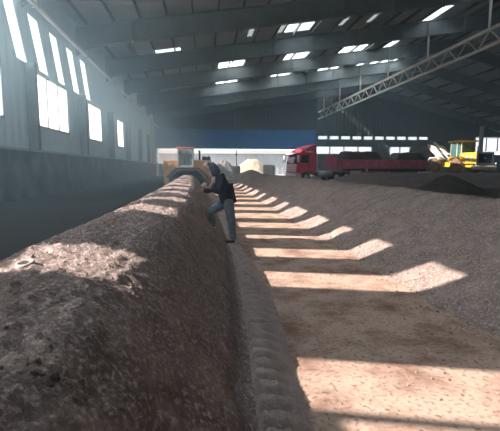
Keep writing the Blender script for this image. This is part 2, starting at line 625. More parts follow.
# ---- bluish haze in the hall, mostly imitating the glare of the windows
hz_m = D.materials.new('glare_haze')
hz_m.use_nodes = True
hn = hz_m.node_tree
hn.nodes.remove(hn.nodes['Principled BSDF'])
pv = hn.nodes.new('ShaderNodeVolumeScatter')
pv.inputs['Color'].default_value = (.55, .82, 1.0, 1)
vt = hn.nodes.new('ShaderNodeTexCoord')
vx = hn.nodes.new('ShaderNodeSeparateXYZ')
hn.links.new(vt.outputs['Object'], vx.inputs[0])
vr = hn.nodes.new('ShaderNodeMapRange')          # scatter thickened towards the window wall to imitate its glare
vr.interpolation_type = 'SMOOTHSTEP'
vr.inputs['From Min'].default_value = -8
vr.inputs['From Max'].default_value = 1.5
vr.inputs['To Min'].default_value = HAZE
vr.inputs['To Max'].default_value = HAZE * .12
hn.links.new(vx.outputs['X'], vr.inputs['Value'])
hn.links.new(vr.outputs[0], pv.inputs['Density'])
pv.inputs['Anisotropy'].default_value = .35
hn.links.new(pv.outputs[0], hn.nodes['Material Output'].inputs['Volume'])
hzo = B().box(-8.99, 79.9, -8.9, 77.8, .0, 18.5).build('haze', hz_m, kind='stuff')
tag(hzo, 'thin bluish haze in the hall imitating window glare', 'haze', kind='stuff')

# ================================================================== COMPOST WINDROW (left)
XB = [(.3, .22), (2.3, .27), (3, .31), (4.4, .38), (6, .44), (7.9, .46), (12, .44), (20, .28), (28, .08), (34, .0)]
PROF = [(.45, -.02), (.25, -.01), (0, 0), (-.1, .14), (-.2, .27), (-.35, .46), (-.5, .66), (-.64, .84), (-.78, .95), (-1.0, .985), (-1.3, 1.0),
        (-1.55, .955), (-1.9, .78), (-2.25, .5), (-2.55, .22), (-2.8, 0), (-3.0, -.03)]
PR = sorted(PROF)


def windrow_z(x, y):
    xb = interp(XB, y)
    return interp(PR, x - xb)


def smooth_prof(t):
    # local averaging of the profile so that no facets show
    return sum(interp(PR, t + d) for d in (-.06, -.03, 0, .03, .06)) / 5


def heap_mesh(name, m, ys, us, zfun, **k):
    b = B()
    n = len(us)
    vs_ = []
    for y in ys:
        for u in us:
            vs_.append(zfun(u, y))
    fs = []
    for i in range(len(ys) - 1):
        for j in range(n - 1):
            fs.append((i * n + j, i * n + j + 1, (i + 1) * n + j + 1, (i + 1) * n + j))
    b.add(vs_, fs, True)
    return b.build(name, m, **k)


def wz(t, y):
    xb = interp(XB, y)
    z = smooth_prof(t)
    x = xb + t
    env = max(0, min(1, z / .15))
    hgt = interp([(1, .93), (2.5, .94), (5, 1.0), (30, 1.02)], y)
    top = max(0, min(1, (z - .6) / .3))
    d = .018 * nz(x * 1.7, y * 1.1, 3) + .010 * nz(x * 7, y * 7, 1, 3) + (.010 + .010 * top) * nz(x * 17, y * 17, 5, 4)
    # clods on the near left flank
    if y < 5 and t < -1.0:
        c = noise.cell(Vector((x * 14, y * 14, 2)))
        d += .02 * c * max(0, 1 - y / 5)
    slump = .025 * nz(3, y * .45, 8)
    return (x + .03 * env * nz(x * 3, y * 2.2, 9), y, max(-.04, z * hgt + env * (d + slump * z)))


ys = [.35]
while ys[-1] < 27.4:
    ys.append(ys[-1] + max(.016, ys[-1] * .0085))
us = [-3.0 + 3.45 * i / 190 for i in range(191)]
# closed ends: sink the first and last rows
def wz2(t, y):
    p = wz(t, y)
    if y < .37:
        return (p[0], p[1], -.04)
    if y > 29.22:
        return (p[0], p[1], -.04)
    return p


ys += [29.2, 29.25]
wr = heap_mesh('compost_windrow', M['windrow'], ys, us, wz2)
tag(wr, 'long brown compost windrow beside the dim wall, running under the orange turner', 'compost windrow')

# ================================================================== LONG HEAP (right of the aisle)
HP = [(-.4, -.04), (0, 0), (.5, .28), (1.0, .57), (1.5, .86), (1.8, 1.0), (2.05, 1.05), (2.4, 1.0), (3.0, .72), (4.0, .25), (4.6, 0), (4.9, -.04)]


def toe(y):
    return 2.55 + .13 * nz(1, y * .9, 4) + .06 * nz(5, y * 4, 2)


def hz(t, y):
    z = sum(interp(HP, t + d) for d in (-.12, -.06, 0, .06, .12)) / 5 - .012
    x = toe(y) + t
    env = max(0, min(1, (z + .02) / .12))
    fade = 1
    if y > 33:
        fade = max(0, 1 - (y - 33) / 6) ** .7
    d = .05 * nz(x * 1.1, y * .8, 6) + .018 * nz(x * 6, y * 6, 2, 3) + .007 * nz(x * 24, y * 24, 7, 2)
    return (x, y, max(-.05, (z + env * d) * fade))


ys = [1.0]
while ys[-1] < 39.0:
    ys.append(ys[-1] + max(.024, ys[-1] * .009))
us = [-.4 + 5.3 * i / 170 for i in range(171)]
hp = heap_mesh('compost_heap', M['heap'], ys, us, hz)
tag(hp, 'long brown compost heap along the right edge of the striped concrete aisle', 'compost heap')

# ================================================================== RUTTED STRIP by the windrow
def rz(u, y):
    wid = interp([(1, .28), (2.1, .33), (4, .38), (5.5, .36), (7, .27), (9, .2), (14, .12)], y)
    x = interp(XB, y) + .035 + u * wid * 1.08
    ph = (y + .04 * math.sin(u * 3.0) + .02 * nz(x * 5, y * 3)) / .165
    ridge = min(1, max(0, (abs((ph % 1) - .5) * 2 - .28) * 3.5))
    e = max(0, min(1, (1 - u) * 1.7))
    left = max(0, min(1, (.62 + .2 * nz(y * 3, 2) - u) * 5))         # cleat gaps are deep towards the windrow, shallow cracks beyond
    hh_ = interp([(5, .1), (7, .035), (14, .02)], y)
    z = hh_ - (1 - ridge) * (hh_ * .95 * left + hh_ * .25 * (1 - left)) + .012 * nz(x * 15, y * 15, 3, 3)
    if u < .08:
        z *= u / .08
    edge = .02 * nz(3, y * 9, 1)
    return (x + edge * u, y, -.02 + e * (z + .02))


ys = [1.0 + .0125 * i for i in range(1040)]
us = [i / 34 for i in range(35)]
rs_ = heap_mesh('trim_16', M['ruts'], ys, us, rz, kind='structure', label='strip of earth pressed into cleat marks')

# ================================================================== OTHER HEAPS
def mound(name, c, rx, ry, h, m, label, cat, seed=0, rough=.12, flat=1.0, n=60, z0=0.0, rings=22):
    b = B()
    v = []
    for i in range(rings + 1):
        r = i / rings
        for k in range(n):
            a = 2 * math.pi * k / n
            q = 1 + .14 * nz(math.cos(a) * 1.3 + seed, math.sin(a) * 1.3, seed)
            x, y = c[0] + rx * r * q * math.cos(a), c[1] + ry * r * q * math.sin(a)
            base = min(1.0, (1 - r) * flat)
            z = h * (base * (1 - .25 * base) / (.75 if flat <= 1 else .75))
            z += rough * h * nz(x * .9 + seed, y * .9, seed) * min(1, (1 - r) * 4) - (.05 if i == rings else 0)
            v.append((x, y, z0 + z))
    f = []
    for i in range(rings):
        for k in range(n):
            f.append((i * n + k, i * n + (k + 1) % n, (i + 1) * n + (k + 1) % n, (i + 1) * n + k))
    b.add(v, f, True)
    o = b.build(name, m)
    if label:
        tag(o, label, cat)
    return o


mound('compost_heap', (23.5, 35.0), 12.5, 7.2, .98, M['flat_heap'],
      'broad dark flat-topped heap that the yellow loader stands on', 'compost heap', 3, .07, 3.5, 90)
mound('compost_mound', (14.3, 22), 2.3, 2.0, 1.12, M['dark_heap'], 'small black mound behind the crest of the long heap', 'compost mound', 9, .1)
mound('compost_mound', (5.0, 43), 2.8, 2.4, 1.35, M['heap'], 'low brown mound at the far end of the striped aisle', 'compost mound', 5, .1)
mound('gravel_pile', (4.3, 84), 3.2, 2.8, 3.3, M['grey_heap'], 'grey pointed pile outside the gate, behind the hooded person', 'pile', 2, .12)
mound('sand_pile', (11.4, 92.2), 4.5, 3.2, 3.4, M['sand'], 'pale tan sand pile in the sun outside the gate', 'pile', 6, .08, 1.35)

# ================================================================== OUTSIDE THE GATE
t = thing('storage_shed', 'long white ribbed shed in the sun beyond the gate', 'shed', (0, 98, 0))
B().box(-40, 34, 0, 12, -.1, 5.0).build('wall', M['shed'], t)
B().prism([(-41, 4.95), (35, 4.95), (34, 5.9), (-40, 5.9)], 'y', -.4, 12.4).build('roof', M['white'], t)
t = thing('concrete_pier', 'grey concrete block at the foot of the thin lamp post', 'concrete block', (5.8, 70, 0))
B().box(-.65, .65, -.5, .5, 0, 1.85).build('block', M['grey_concrete'], t, .05)
B().box(-.75, .75, -.6, .6, 0, .2).build('footing', M['grey_concrete'], t, .03)
t = thing('lamp_post', 'thin dark lamp post rising beside the grey pile by the gate', 'lamp post', (5.85, 70.8, 0))
B().tube([(0, 0, 0), (0, 0, 4.6)], [.09, .06], 10).build('pole', M['darkpart'], t)
B().box(-.16, .16, -.2, .12, 3.7, 4.0).build('lamp_head', M['darkpart'], t, .03)
t = thing('wall_block', 'pale concrete wall block at the gate, right of the sand pile', 'concrete block', (11.5, 70.5, 0))
B().box(-.9, .75, -.4, .4, 0, 2.05).build('slab', M['concrete'], t, .04)
B().box(.75, 1.1, -.45, .45, 0, 2.0).build('end_post', M['grey_concrete'], t, .03, label='dark grey end post')

# ================================================================== PLACES ALONG THE LEFT WALL
t = thing('wall_pipe', 'white pipe running along the top of the pale blue wall', 'pipe')
B().tube([(-8.35, 13, 9.85), (-8.35, 31.5, 9.65), (-8.35, 51, 9.43), (-8.35, 79, 9.15)], .14, 10).build('pipe', M['white_pipe'], t)
for yy in FR[1:]:
    zz = interp([(13, 9.85), (31.5, 9.65), (51, 9.43), (79, 9.15)], yy)
    B().box(-8.5, -8.18, yy - .07, yy + .07, zz - .17, zz + .17).build('clip', M['frame'], t)
t = thing('red_cabinet', 'orange-red upright cabinet against the dark foot of the wall', 'cabinet', (-8.35, 70, 0))
B().box(-.45, .45, -.3, .3, .08, 2.15).build('body', M['red_cab'], t, .03)
d_ = B().box(-.4, .4, -.33, -.3, .16, 2.07).build('door', M['red_cab'], t, .01)
B().box(.28, .33, -.37, -.33, 1.0, 1.25).build('handle', M['darkpart'], d_)
B().box(-.45, .45, -.3, .3, 0, .08).build('plinth', M['darkpart'], t)
t = thing('notice_board', 'white upright board with a dark strip beside the red cabinet', 'board', (-7.1, 71.5, 0))
B().box(-.45, .45, -.06, .06, .1, 2.15).build('panel', M['white'], t, .02)
B().box(-.02, .16, -.075, -.06, .35, 1.25).build('dark_strip', M['darkpart'], t, label='dark vertical strip')
for sx in (-.35, .35):
    B().box(sx - .06, sx + .06, -.3, .3, 0, .1).build('foot', M['frame'], t)
B().box(-8.75, -8.15, 71.0, 71.6, 0, 9.3).build('trim_17', M['pale_steel'], kind='structure')

# ================================================================== COMPOST TURNER
t = thing('compost_turner', 'orange straddling compost turner with a glazed cab over the windrow', 'compost turner', (-1.05, 28, 0))
# local x: -1.65 .. 1.65 ; tunnel between legs
body = [(-1.62, .35), (-1.62, 2.04), (-.62, 2.04), (-.62, 1.55), (.38, 1.55), (.38, 2.04), (1.62, 2.04), (1.62, .35), (1.25, .35),
        (1.25, .85), (.66, 1.38), (-.66, 1.38), (-1.25, .85), (-1.25, .35)]
B().prism(body, 'y', 0, 2.2).build('body', M['orange'], t, .03)
tun = [(-1.25, .35), (-1.25, .85), (-.66, 1.38), (.66, 1.38), (1.25, .85), (1.25, .35), (1.14, .35), (1.14, .8), (.6, 1.28), (-.6, 1.28), (-1.14, .8), (-1.14, .35)]
B().prism(tun, 'y', -.35, 2.5).build('tunnel_housing', M['drum_grey'], t, label='dark grey tunnel lining')
B().prism([(-1.3, .8), (-.7, 1.4), (.7, 1.4), (1.3, .8), (1.42, .92), (.78, 1.52), (-.78, 1.52), (-1.42, .92)], 'y', -.38, -.02).build('deflector', M['drum_grey'], t, label='dark grey sloping deflector')
B().tube([(-1.14, 1.95, .62), (1.14, 1.95, .62)], .16, 14).build('drum', M['drum_grey'], t)
for sx in (-1.42, 1.42):
    tr = B().prism([(-.35, .12), (-.2, 0), (2.4, 0), (2.55, .12), (2.55, .3), (2.4, .42), (-.2, .42), (-.35, .3)], 'x', sx - .19, sx + .19)
    k = tr.build('crawler_track', M['black'], t, .02)
    for yy in (0, .55, 1.1, 1.65, 2.2):
        B().disc((sx, yy, .2), 'x', [(.15, -.21), (.17, -.2), (.17, .2), (.15, .21)], 16).build('roller', M['darkpart'], k)
cab = B()
for (a, b) in ((-.62, -.1), (.38, -.1), (-.62, .9), (.38, .9)):
    cab.box(a - .04, a + .04, b - .04, b + .04, 1.55, 2.82)
cab.box(-.66, .42, -.14, -.06, 1.55, 1.66).box(-.66, .42, .86, .94, 1.55, 1.66).box(-.66, .42, -.14, -.06, 2.74, 2.82)
cab.box(-.66, -.58, -.1, .9, 1.55, 1.66).box(.34, .42, -.1, .9, 1.55, 1.66)
cb = cab.build('cab_frame', M['frame'], t, .01)
B().prism([(-1.14, .35), (-1.14, .8), (-.6, 1.28), (.6, 1.28), (1.14, .8), (1.14, .35)], 'y', 2.35, 2.4).build('tunnel_blackout', M['black'], t)  # added dark sheet closing the tunnel so no daylight shows through
for nm, bx in (('windscreen', (-.58, .34, -.115, -.095, 1.66, 2.74)), ('rear_window', (-.58, .34, .895, .915, 1.66, 2.74)),
               ('side_window', (-.63, -.61, -.06, .86, 1.6, 2.78)), ('side_window', (.37, .39, -.06, .86, 1.6, 2.78))):
    B().box(*bx).build(nm, M['cab_glass'], cb)
B().box(-.72, .48, -.22, 1.0, 2.82, 2.9).build('cab_roof', M['red_cab'], t, .02)
st = B().box(-.3, .1, .35, .75, 1.55, 1.95).box(-.3, .1, .65, .75, 1.95, 2.4).build('driver_seat', M['black'], t)
B().tube([(.82, .9, 2.04), (.82, .9, 2.62), (.8, .86, 2.72)], .07, 12).build('exhaust_stack', M['darkpart'], t)
B().box(1.0, 1.3, .4, 1.2, 2.04, 2.3).build('engine_cover', M['darkpart'], t, .03)
B().disc((1.45, .7, 2.16), 'y', [(.1, -.2), (.16, -.18), (.16, .3), (.1, .32)], 18).build('air_filter', M['darkpart'], t)
B().tube([(.6, -.02, 2.2), (.6, 1.9, 2.2)], .025, 6).tube([(.6, .3, 2.04), (.6, .3, 2.2)], .02, 6).build('handrail', M['darkpart'], t)
for sx in (-1.2, 1.2):
    B().disc((sx, -.02, 1.75), 'y', [(.1, -.06), (.11, -.03), (.11, .02)], 16).build('work_lamp', M['white'], t)


# ================================================================== WHEEL helper
def wheel(parent, c, r, w, axis, rim, tyre, name='wheel', n=24, lugs=False):
    p = [(r * .62, -w / 2), (r * .9, -w / 2), (r, -w * .36), (r, w * .36), (r * .9, w / 2), (r * .62, w / 2)]
    b = B().disc(c, axis, p, n)
    if lugs:
        for k in range(18):
            a = 2 * math.pi * k / 18
            cx = Vector(c) + Vector((0, math.cos(a) * r, math.sin(a) * r)) if axis == 'x' else Vector(c) + Vector((math.cos(a) * r, 0, math.sin(a) * r))
            e = Vector((1, 0, 0)) if axis == 'x' else Vector((0, 1, 0))
            b.tube([cx - e * w * .48, cx + e * w * .48], r * .045, 4)
    o = b.build(name, tyre, parent)
    B().disc(c, axis, [(r * .2, -w * .56), (r * .56, -w * .5), (r * .6, -w * .46), (r * .6, w * .46), (r * .56, w * .5), (r * .2, w * .56)], n).build('rim', rim, o)
    return o


# ================================================================== RED TRUCK (heading towards -x in its own frame)
t = thing('truck', 'red tractor truck with a long low-sided trailer of dark compost', 'truck', (9.4, 42.3, 0), math.radians(17))
# cab: local x 0 .. 2.3, y -1.25 .. 1.25
side = [(.05, .75), (0, 1.3), (.12, 2.2), (.42, 3.05), (.75, 3.35), (1.5, 3.75), (2.3, 4.0), (2.3, .95), (1.75, .95), (1.6, 1.12), (.75, 1.12), (.55, .75)]
cabm = B().prism(side, 'y', -1.22, 1.22).build('cab', M['red'], t, .06)
B().prism([(-.02, 1.95), (.09, 1.97), (.40, 3.0), (.30, 3.02)], 'y', -1.08, 1.08).build('windscreen', M['truck_glass'], cabm, .02)
for sy in (-1.24, 1.22):
    B().prism([(.38, 2.05), (.55, 2.85), (1.35, 2.85), (1.35, 2.05)], 'y', sy, sy + .02).build('side_window', M['truck_glass'], cabm)
    B().box(1.38, 1.42, sy - .01, sy + .03, 1.2, 2.9).build('door_seam', M['darkpart'], cabm)
    B().box(1.1, 1.28, sy - .03, sy + .05, 1.8, 1.86).build('door_handle', M['darkpart'], cabm)
# small pale lettering strokes on the cab side above the door
wr_ = B()
for k, (u, hgt) in enumerate([(0, .2), (.2, .14), (.36, .14), (.52, .2), (.68, .14), (.84, .14)]):
    wr_.box(.95 + u, 1.07 + u, -1.245, -1.22, 3.12, 3.12 + hgt)
wr_.build('lettering', M['white'], cabm, label='small white lettering on the cab side')
gr = B()
for k in range(4):
    gr.box(-.08, .06, -1.0, 1.0, 1.15 + k * .2, 1.3 + k * .2)
gr.build('grille', M['white'], cabm, .01)
B().prism([(-.1, .4), (-.12, .95), (.1, 1.0), (.5, .8), (.5, .4)], 'y', -1.25, 1.25).build('bumper', M['dusty_white'], t, .04)
for sy in (-.9, .9):
    B().ball((-.1, sy, .75), (.06, .22, .13)).build('headlamp', M['white'], t)
for sy in (-1, 1):
    mm = B().box(-.12, .02, sy * 1.5 - .12, sy * 1.5 + .12, 2.1, 2.85).build('wing_mirror', M['white'], t, .03)
    B().tube([(0, sy * 1.5, 2.85), (.35, sy * 1.2, 2.95)], .025, 6).build('mirror_arm', M['darkpart'], mm)
B().prism([(.2, 2.98), (.3, 3.1), (-.12, 3.02), (-.16, 2.94)], 'y', -1.05, 1.05).build('sun_visor', M['white'], t, .01)
for k in range(4):
    B().ball((1.1 + .0 * k, -.75 + .5 * k, 3.62), (.06, .06, .05)).build('roof_lamp', M['white'], t)
B().box(1.6, 6.6, -.45, .45, .75, 1.0).build('chassis', M['darkpart'], t, .03)
B().tube([(2.62, -.9, 1.0), (2.62, -.9, 3.0)], .09, 12).build('air_intake', M['silver'], t)
tk = B()
tk.tube([(2.7, -1.0, .85), (4.3, -1.0, .85)], .34, 18)
tk.build('fuel_tank', M['silver'], t)
B().tube([(2.5, -.55, 1.9), (2.9, -.55, 1.8), (3.5, -.5, 1.3), (4.2, -.5, 1.2)], .05, 8).build('brake_hose', M['darkpart'], t)
for sy in (-1.0, 1.0):
    wheel(t, (1.15, sy, .52), .52, .32, 'y', M['silver'], M['black'])
    wheel(t, (5.0, sy * .92, .52), .52, .55, 'y', M['silver'], M['black'])
    wheel(t, (6.3, sy * .92, .52), .52, .55, 'y', M['silver'], M['black'])
    B().prism([(4.4, .8), (4.55, 1.15), (6.75, 1.15), (6.9, .8), (6.8, .8), (6.7, 1.1), (4.6, 1.1), (4.5, .8)], 'y', sy * .92 - .3, sy * .92 + .3).build('mudguard', M['bed_red'], t)
# trailer
X0, X1 = 4.9, 19.3
bed = B()
bed.box(X0, X1, -1.25, 1.25, 1.42, 1.6).box(X0, X1, -1.25, -1.17, 1.6, 2.45).box(X0, X1, 1.17, 1.25, 1.6, 2.45)
bed.box(X0, X0 + .08, -1.17, 1.17, 1.6, 2.9).box(X1 - .08, X1, -1.17, 1.17, 1.6, 2.45)
bd = bed.build('trailer_bed', M['bed_red'], t, .015)
q = X0 + .05
while q < X1:
    B().box(q - .05, q + .05, -1.31, -1.25, 1.4, 2.5).build('stake', M['bed_red'], bd)
    q += 1.5
B().box(6.9, X1 - .3, -.4, .4, 1.05, 1.42).build('trailer_rails', M['darkpart'], t)
for xx in (13.4, 14.7, 16.0):
    for sy in (-.9, .9):
        wheel(t, (xx, sy, .5), .5, .5, 'y', M['darkpart'], M['black'])
B().box(9.3, 9.5, -.9, -.75, .3, 1.4).box(9.2, 9.6, -1.0, -.7, .15, .3).build('landing_leg', M['white'], t)
B().box(8.2, 12.6, -1.2, -1.15, .75, 1.1).build('side_guard', M['bed_red'], t)
B().box(7.2, 8.4, -1.15, -.6, .7, 1.2).build('tool_box', M['dusty_white'], t, .03)
B().box(X1, X1 + .06, -1.2, 1.2, .85, 1.05).build('rear_bumper', M['white'], t)


def load(name, xa, xb, h, label, seed):
    b = B()
    n, mm = 40, 14
    v = []
    for i in range(n + 1):
        for j in range(mm + 1):
            u, w = i / n, j / mm
            e = min(1, min(u, 1 - u) * 5) * min(1, min(w, 1 - w) * 4.5 + .25)
            xx, y2 = xa + (xb - xa) * u, -1.15 + 2.3 * w
            z = 1.62 + (h - 1.62) * e + .12 * nz(xx * 1.3, y2 * 1.3, seed) * e
            v.append((xx, y2, z))
    f = [(i * (mm + 1) + j, i * (mm + 1) + j + 1, (i + 1) * (mm + 1) + j + 1, (i + 1) * (mm + 1) + j) for i in range(n) for j in range(mm)]
    o = b.add(v, f, True).build(name, M['dark_heap'])
    o.matrix_world = Matrix.Translation((9.4, 42.3, 0)) @ Matrix.Rotation(math.radians(17), 4, 'Z')
    tag(o, label, 'compost load')


load('compost_load', X0 + .5, 12.4, 3.35, 'dark compost heaped in the front of the red trailer behind the cab', 4)
load('compost_load', 13.2, X1 - .2, 3.3, 'dark compost heaped in the rear of the red trailer under the bucket', 8)

# ================================================================== WHEEL LOADER (heading +y in its own frame)
LZ = 1.0
t = thing('wheel_loader', 'dusty yellow and white wheel loader tipping its bucket over the trailer', 'wheel loader', (25.7, 35.0, LZ), math.radians(6))
for (yy, sy) in ((1.6, -1.1), (1.6, 1.1), (4.7, -1.1), (4.7, 1.1)):
    wheel(t, (sy, yy, .72), .72, .5, 'x', M['mud'], M['mud'], lugs=True)
B().box(-.75, .75, .0, 3.1, .55, 1.0).build('rear_frame', M['yellow'], t, .04)
B().box(-.6, .6, 3.1, 5.4, .6, 1.15).build('front_frame', M['yellow'], t, .04)
hd = B().prism([(-.95, .9), (.95, .9), (.95, 1.8), (.8, 1.95), (-.8, 1.95), (-.95, 1.8)], 'y', -.6, 1.5).build('engine_hood', M['yellow'], t, .04)
B().box(-.97, -.95, -.2, .1, 1.1, 1.7).box(-.97, -.95, .35, .65, 1.1, 1.7).box(-.97, -.95, .9, 1.2, 1.1, 1.7).build('side_vent', M['dusty_white'], hd)
B().box(-.72, .72, -.66, -.6, .95, 1.8).build('radiator_grille', M['grille'], hd, label='dark radiator grille')
rg = B()
rg.box(-.95, -.72, -.68, -.6, .7, 1.95).box(.72, .95, -.68, -.6, .7, 1.95).box(-.95, .95, -.68, -.6, 1.8, 1.95).box(-.95, .95, -.7, -.6, .62, .95)
rg.build('grille_surround', M['silver'], hd, .02)
B().disc((0, -.67, 1.4), 'y', [(.06, -.02), (.12, -.01), (.12, .01)], 16).build('emblem', M['silver'], hd)
B().box(-1.25, 1.25, -.75, -.35, .35, .7).build('counterweight', M['dusty_white'], t, .06)
for s in (-1, 1):
    B().ball((s * 1.1, -.78, .9), (.1, .05, .1)).build('tail_lamp', M['white'], t)
    B().prism([(.75, 1.3), (1.0, 1.5), (2.2, 1.5), (2.5, 1.25), (2.5, 1.35), (2.25, 1.6), (.95, 1.6), (.7, 1.38)], 'x', s * 1.1 - .3, s * 1.1 + .3).build('rear_fender', M['yellow'], t)
    B().prism([(3.95, 1.3), (4.2, 1.5), (5.3, 1.5), (5.6, 1.1), (5.6, 1.25), (5.35, 1.62), (4.15, 1.62), (3.9, 1.38)], 'x', s * 1.1 - .3, s * 1.1 + .3).build('front_fender', M['dusty_white'], t)
cf = B()
for (xx, yy) in ((-.75, 1.5), (.75, 1.5), (-.75, 2.1), (.75, 2.1), (-.7, 3.0), (.7, 3.0)):
    cf.box(xx - .04, xx + .04, yy - .04, yy + .04, 1.2, 3.02)
cf.box(-.8, .8, 1.46, 3.05, 1.1, 1.3)
cf.box(-.08, .08, 1.47, 1.51, 1.3, 1.6)
cfo = cf.build('cab_frame', M['dusty_white'], t, .01)
for nm, bx in (('rear_window', (-.71, .71, 1.48, 1.5, 1.6, 2.98)), ('windscreen', (-.68, .68, 2.99, 3.01, 1.35, 2.98)),
               ('side_window', (-.77, -.75, 1.54, 2.96, 1.4, 2.98)), ('side_window', (.75, .77, 1.54, 2.96, 1.4, 2.98))):
    B().box(*bx).build(nm, M['teal_glass'], cfo)
B().box(-.95, .95, 1.3, 3.25, 3.02, 3.17).build('cab_roof', M['yellow'], t, .05)
B().box(-.35, .35, 1.75, 2.3, 1.3, 1.75).box(-.35, .35, 1.7, 1.85, 1.75, 2.4).build('driver_seat', M['black'], t, .04)
B().tube([(.55, .9, 1.9), (.55, .9, 2.6)], .06, 10).build('exhaust_stack', M['darkpart'], t)
for s in (-1, 1):
    B().prism([(4.0, 1.35), (4.35, 1.2), (7.0, 2.75), (7.6, 2.5), (7.75, 2.75), (7.0, 3.15), (5.6, 2.75)], 'x', s * .55 - .08, s * .55 + .08).build('lift_arm', M['dusty_white'], t, .02)
    B().tube([(s * .4, 4.2, .9), (s * .45, 5.6, 1.75)], .08, 10).tube([(s * .45, 5.5, 1.7), (s * .52, 6.2, 2.4)], .05, 10).build('lift_cylinder', M['silver'], t)
B().prism([(4.2, 1.9), (4.4, 1.8), (6.6, 3.2), (6.5, 3.35)], 'x', -.1, .1).build('tilt_link', M['dusty_white'], t, .02)
bk = B()
arc = [(7.55 + .75 * math.cos(a), 2.85 + .75 * math.sin(a)) for a in [math.radians(q) for q in range(100, 281, 20)]]
outer = [(7.42, 3.6)] + arc + [(9.0, 2.25)]
inner = [(8.95, 2.33)] + [(7.55 + .67 * math.cos(a), 2.85 + .67 * math.sin(a)) for a in [math.radians(q) for q in range(280, 99, -20)]] + [(7.5, 3.53)]
bk.prism(outer + inner, 'x', -1.4, 1.4)
for s in (-1.4, 1.36):
    bk.prism([(7.42, 3.6)] + arc + [(9.0, 2.25), (8.3, 3.2)], 'x', s, s + .04)
bko = bk.build('bucket', M['drum_grey'], t, label='dark tipped bucket')
B().box(-1.43, 1.43, 8.85, 9.05, 2.2, 2.34).build('cutting_edge', M['yellow'], bko, label='yellow cutting edge')

# ================================================================== PERSON
def skin_obj(name, m, pts, edges_, radii, parent, root=0, sub=2):
    me = D.meshes.new(name)
    me.from_pydata(pts, edges_, [])
    o = D.objects.new(name, me)
    COL.objects.link(o)
    o.parent = parent
    md = o.modifiers.new('skin', 'SKIN')
    md.use_smooth_shade = True
    sv = me.skin_vertices[0] if me.skin_vertices else None
    if sv is None:
        bm = bmesh.new()
        bm.from_mesh(me)
        bm.verts.layers.skin.verify()
        bm.to_mesh(me)
        bm.free()
        sv = me.skin_vertices[0]
    for i, r in enumerate(radii):
        sv.data[i].radius = r if isinstance(r, tuple) else (r, r)
        sv.data[i].use_root = (i == root)
    s = o.modifiers.new('sub', 'SUBSURF')
    s.levels = sub
    s.render_levels = sub
    me.materials.append(m)
    return o


PX, PY = .52, 7.93
P = thing('person', 'person in a navy hooded jacket and jeans, one foot up on the windrow', 'person', (PX, PY, 0))


def L(x, y, z):
    return (x - PX, y, z)


hipL, hipR = L(.49, -.09, .80), L(.46, .09, .80)
kneeL, ankL, toeL = L(.55, -.12, .43), L(.575, -.12, .09), L(.42, -.14, .045)
kneeR, ankR, toeR = L(.10, .03, .63), L(.20, .22, .37), L(.07, .20, .31)
pel, waist, chest, neck = L(.49, 0, .84), L(.475, 0, 1.0), L(.40, 0, 1.2), L(.27, 0, 1.36)
headc = Vector(L(.185, -.02, 1.47))
shL, shR = L(.36, -.185, 1.28), L(.33, .185, 1.28)
elL, wrL = L(.31, -.26, 1.03), L(.12, -.23, 1.13)
elR, wrR = L(.14, .24, 1.06), L(-.02, .18, 1.05)
# the body, one surface
pts = [pel, waist, chest, neck, tuple(headc + Vector((.02, 0, -.04))), hipL, kneeL, ankL, toeL, hipR, kneeR, ankR, toeR, shL, elL, wrL, shR, elR, wrR]
ed = [(0, 1), (1, 2), (2, 3), (3, 4), (0, 5), (5, 6), (6, 7), (7, 8), (0, 9), (9, 10), (10, 11), (11, 12), (2, 13), (13, 14), (14, 15), (2, 16), (16, 17), (17, 18)]
rad = [.10, .10, .11, .05, .06, .075, .05, .035, .03, .075, .05, .035, .03, .05, .04, .028, .05, .04, .028]
# fingers and thumbs grow from each palm
def hand(wr, d, up, spread):
    """palm from the wrist along d; fingers curl towards -up; returns added points"""
    d = Vector(d).normalized()
    up = Vector(up).normalized()
    sd = d.cross(up).normalized() * spread
    wv_ = Vector(wr)
    i0 = len(pts)
    pts.append(tuple(wv_ + d * .05))
    rad.append((.036, .02))
    ed.append((WI, i0))
    for k, (off, ln) in enumerate(((-.03, .068), (-.010, .078), (.011, .072), (.031, .056))):
        kn = wv_ + d * .088 + sd * off
        a = kn + d * ln * .5 - up * ln * .12
        b = a + d * ln * .3 - up * ln * .42
        j = len(pts)
        pts.extend([tuple(kn), tuple(a), tuple(b)])
        rad.extend([.0095, .0088, .0075])
        ed.extend([(i0, j), (j, j + 1), (j + 1, j + 2)])
    th = wv_ + d * .045 - sd * .042 - up * .008
    th2 = th + d * .042 - sd * .016 - up * .014
    j = len(pts)
    pts.extend([tuple(th), tuple(th2)])
    rad.extend([.0125, .009])
    ed.extend([(i0, j), (j, j + 1)])


WI = 15
hand(wrL, (-.9, .05, .25), (-.2, -.3, .9), 1)
WI = 18
hand(wrR, (-.95, -.1, -.2), (-.2, .1, .95), -1)
body = skin_obj('body', M['skin'], pts, ed, rad, P)
# head with a face, turned down to the left
HT = Matrix.Rotation(math.radians(-20), 4, 'Y')


def hp_(x, y, z):
    # head frame: -x is the way the face looks
    return tuple(headc + HT.to_3x3() @ Vector((x, y, z)))


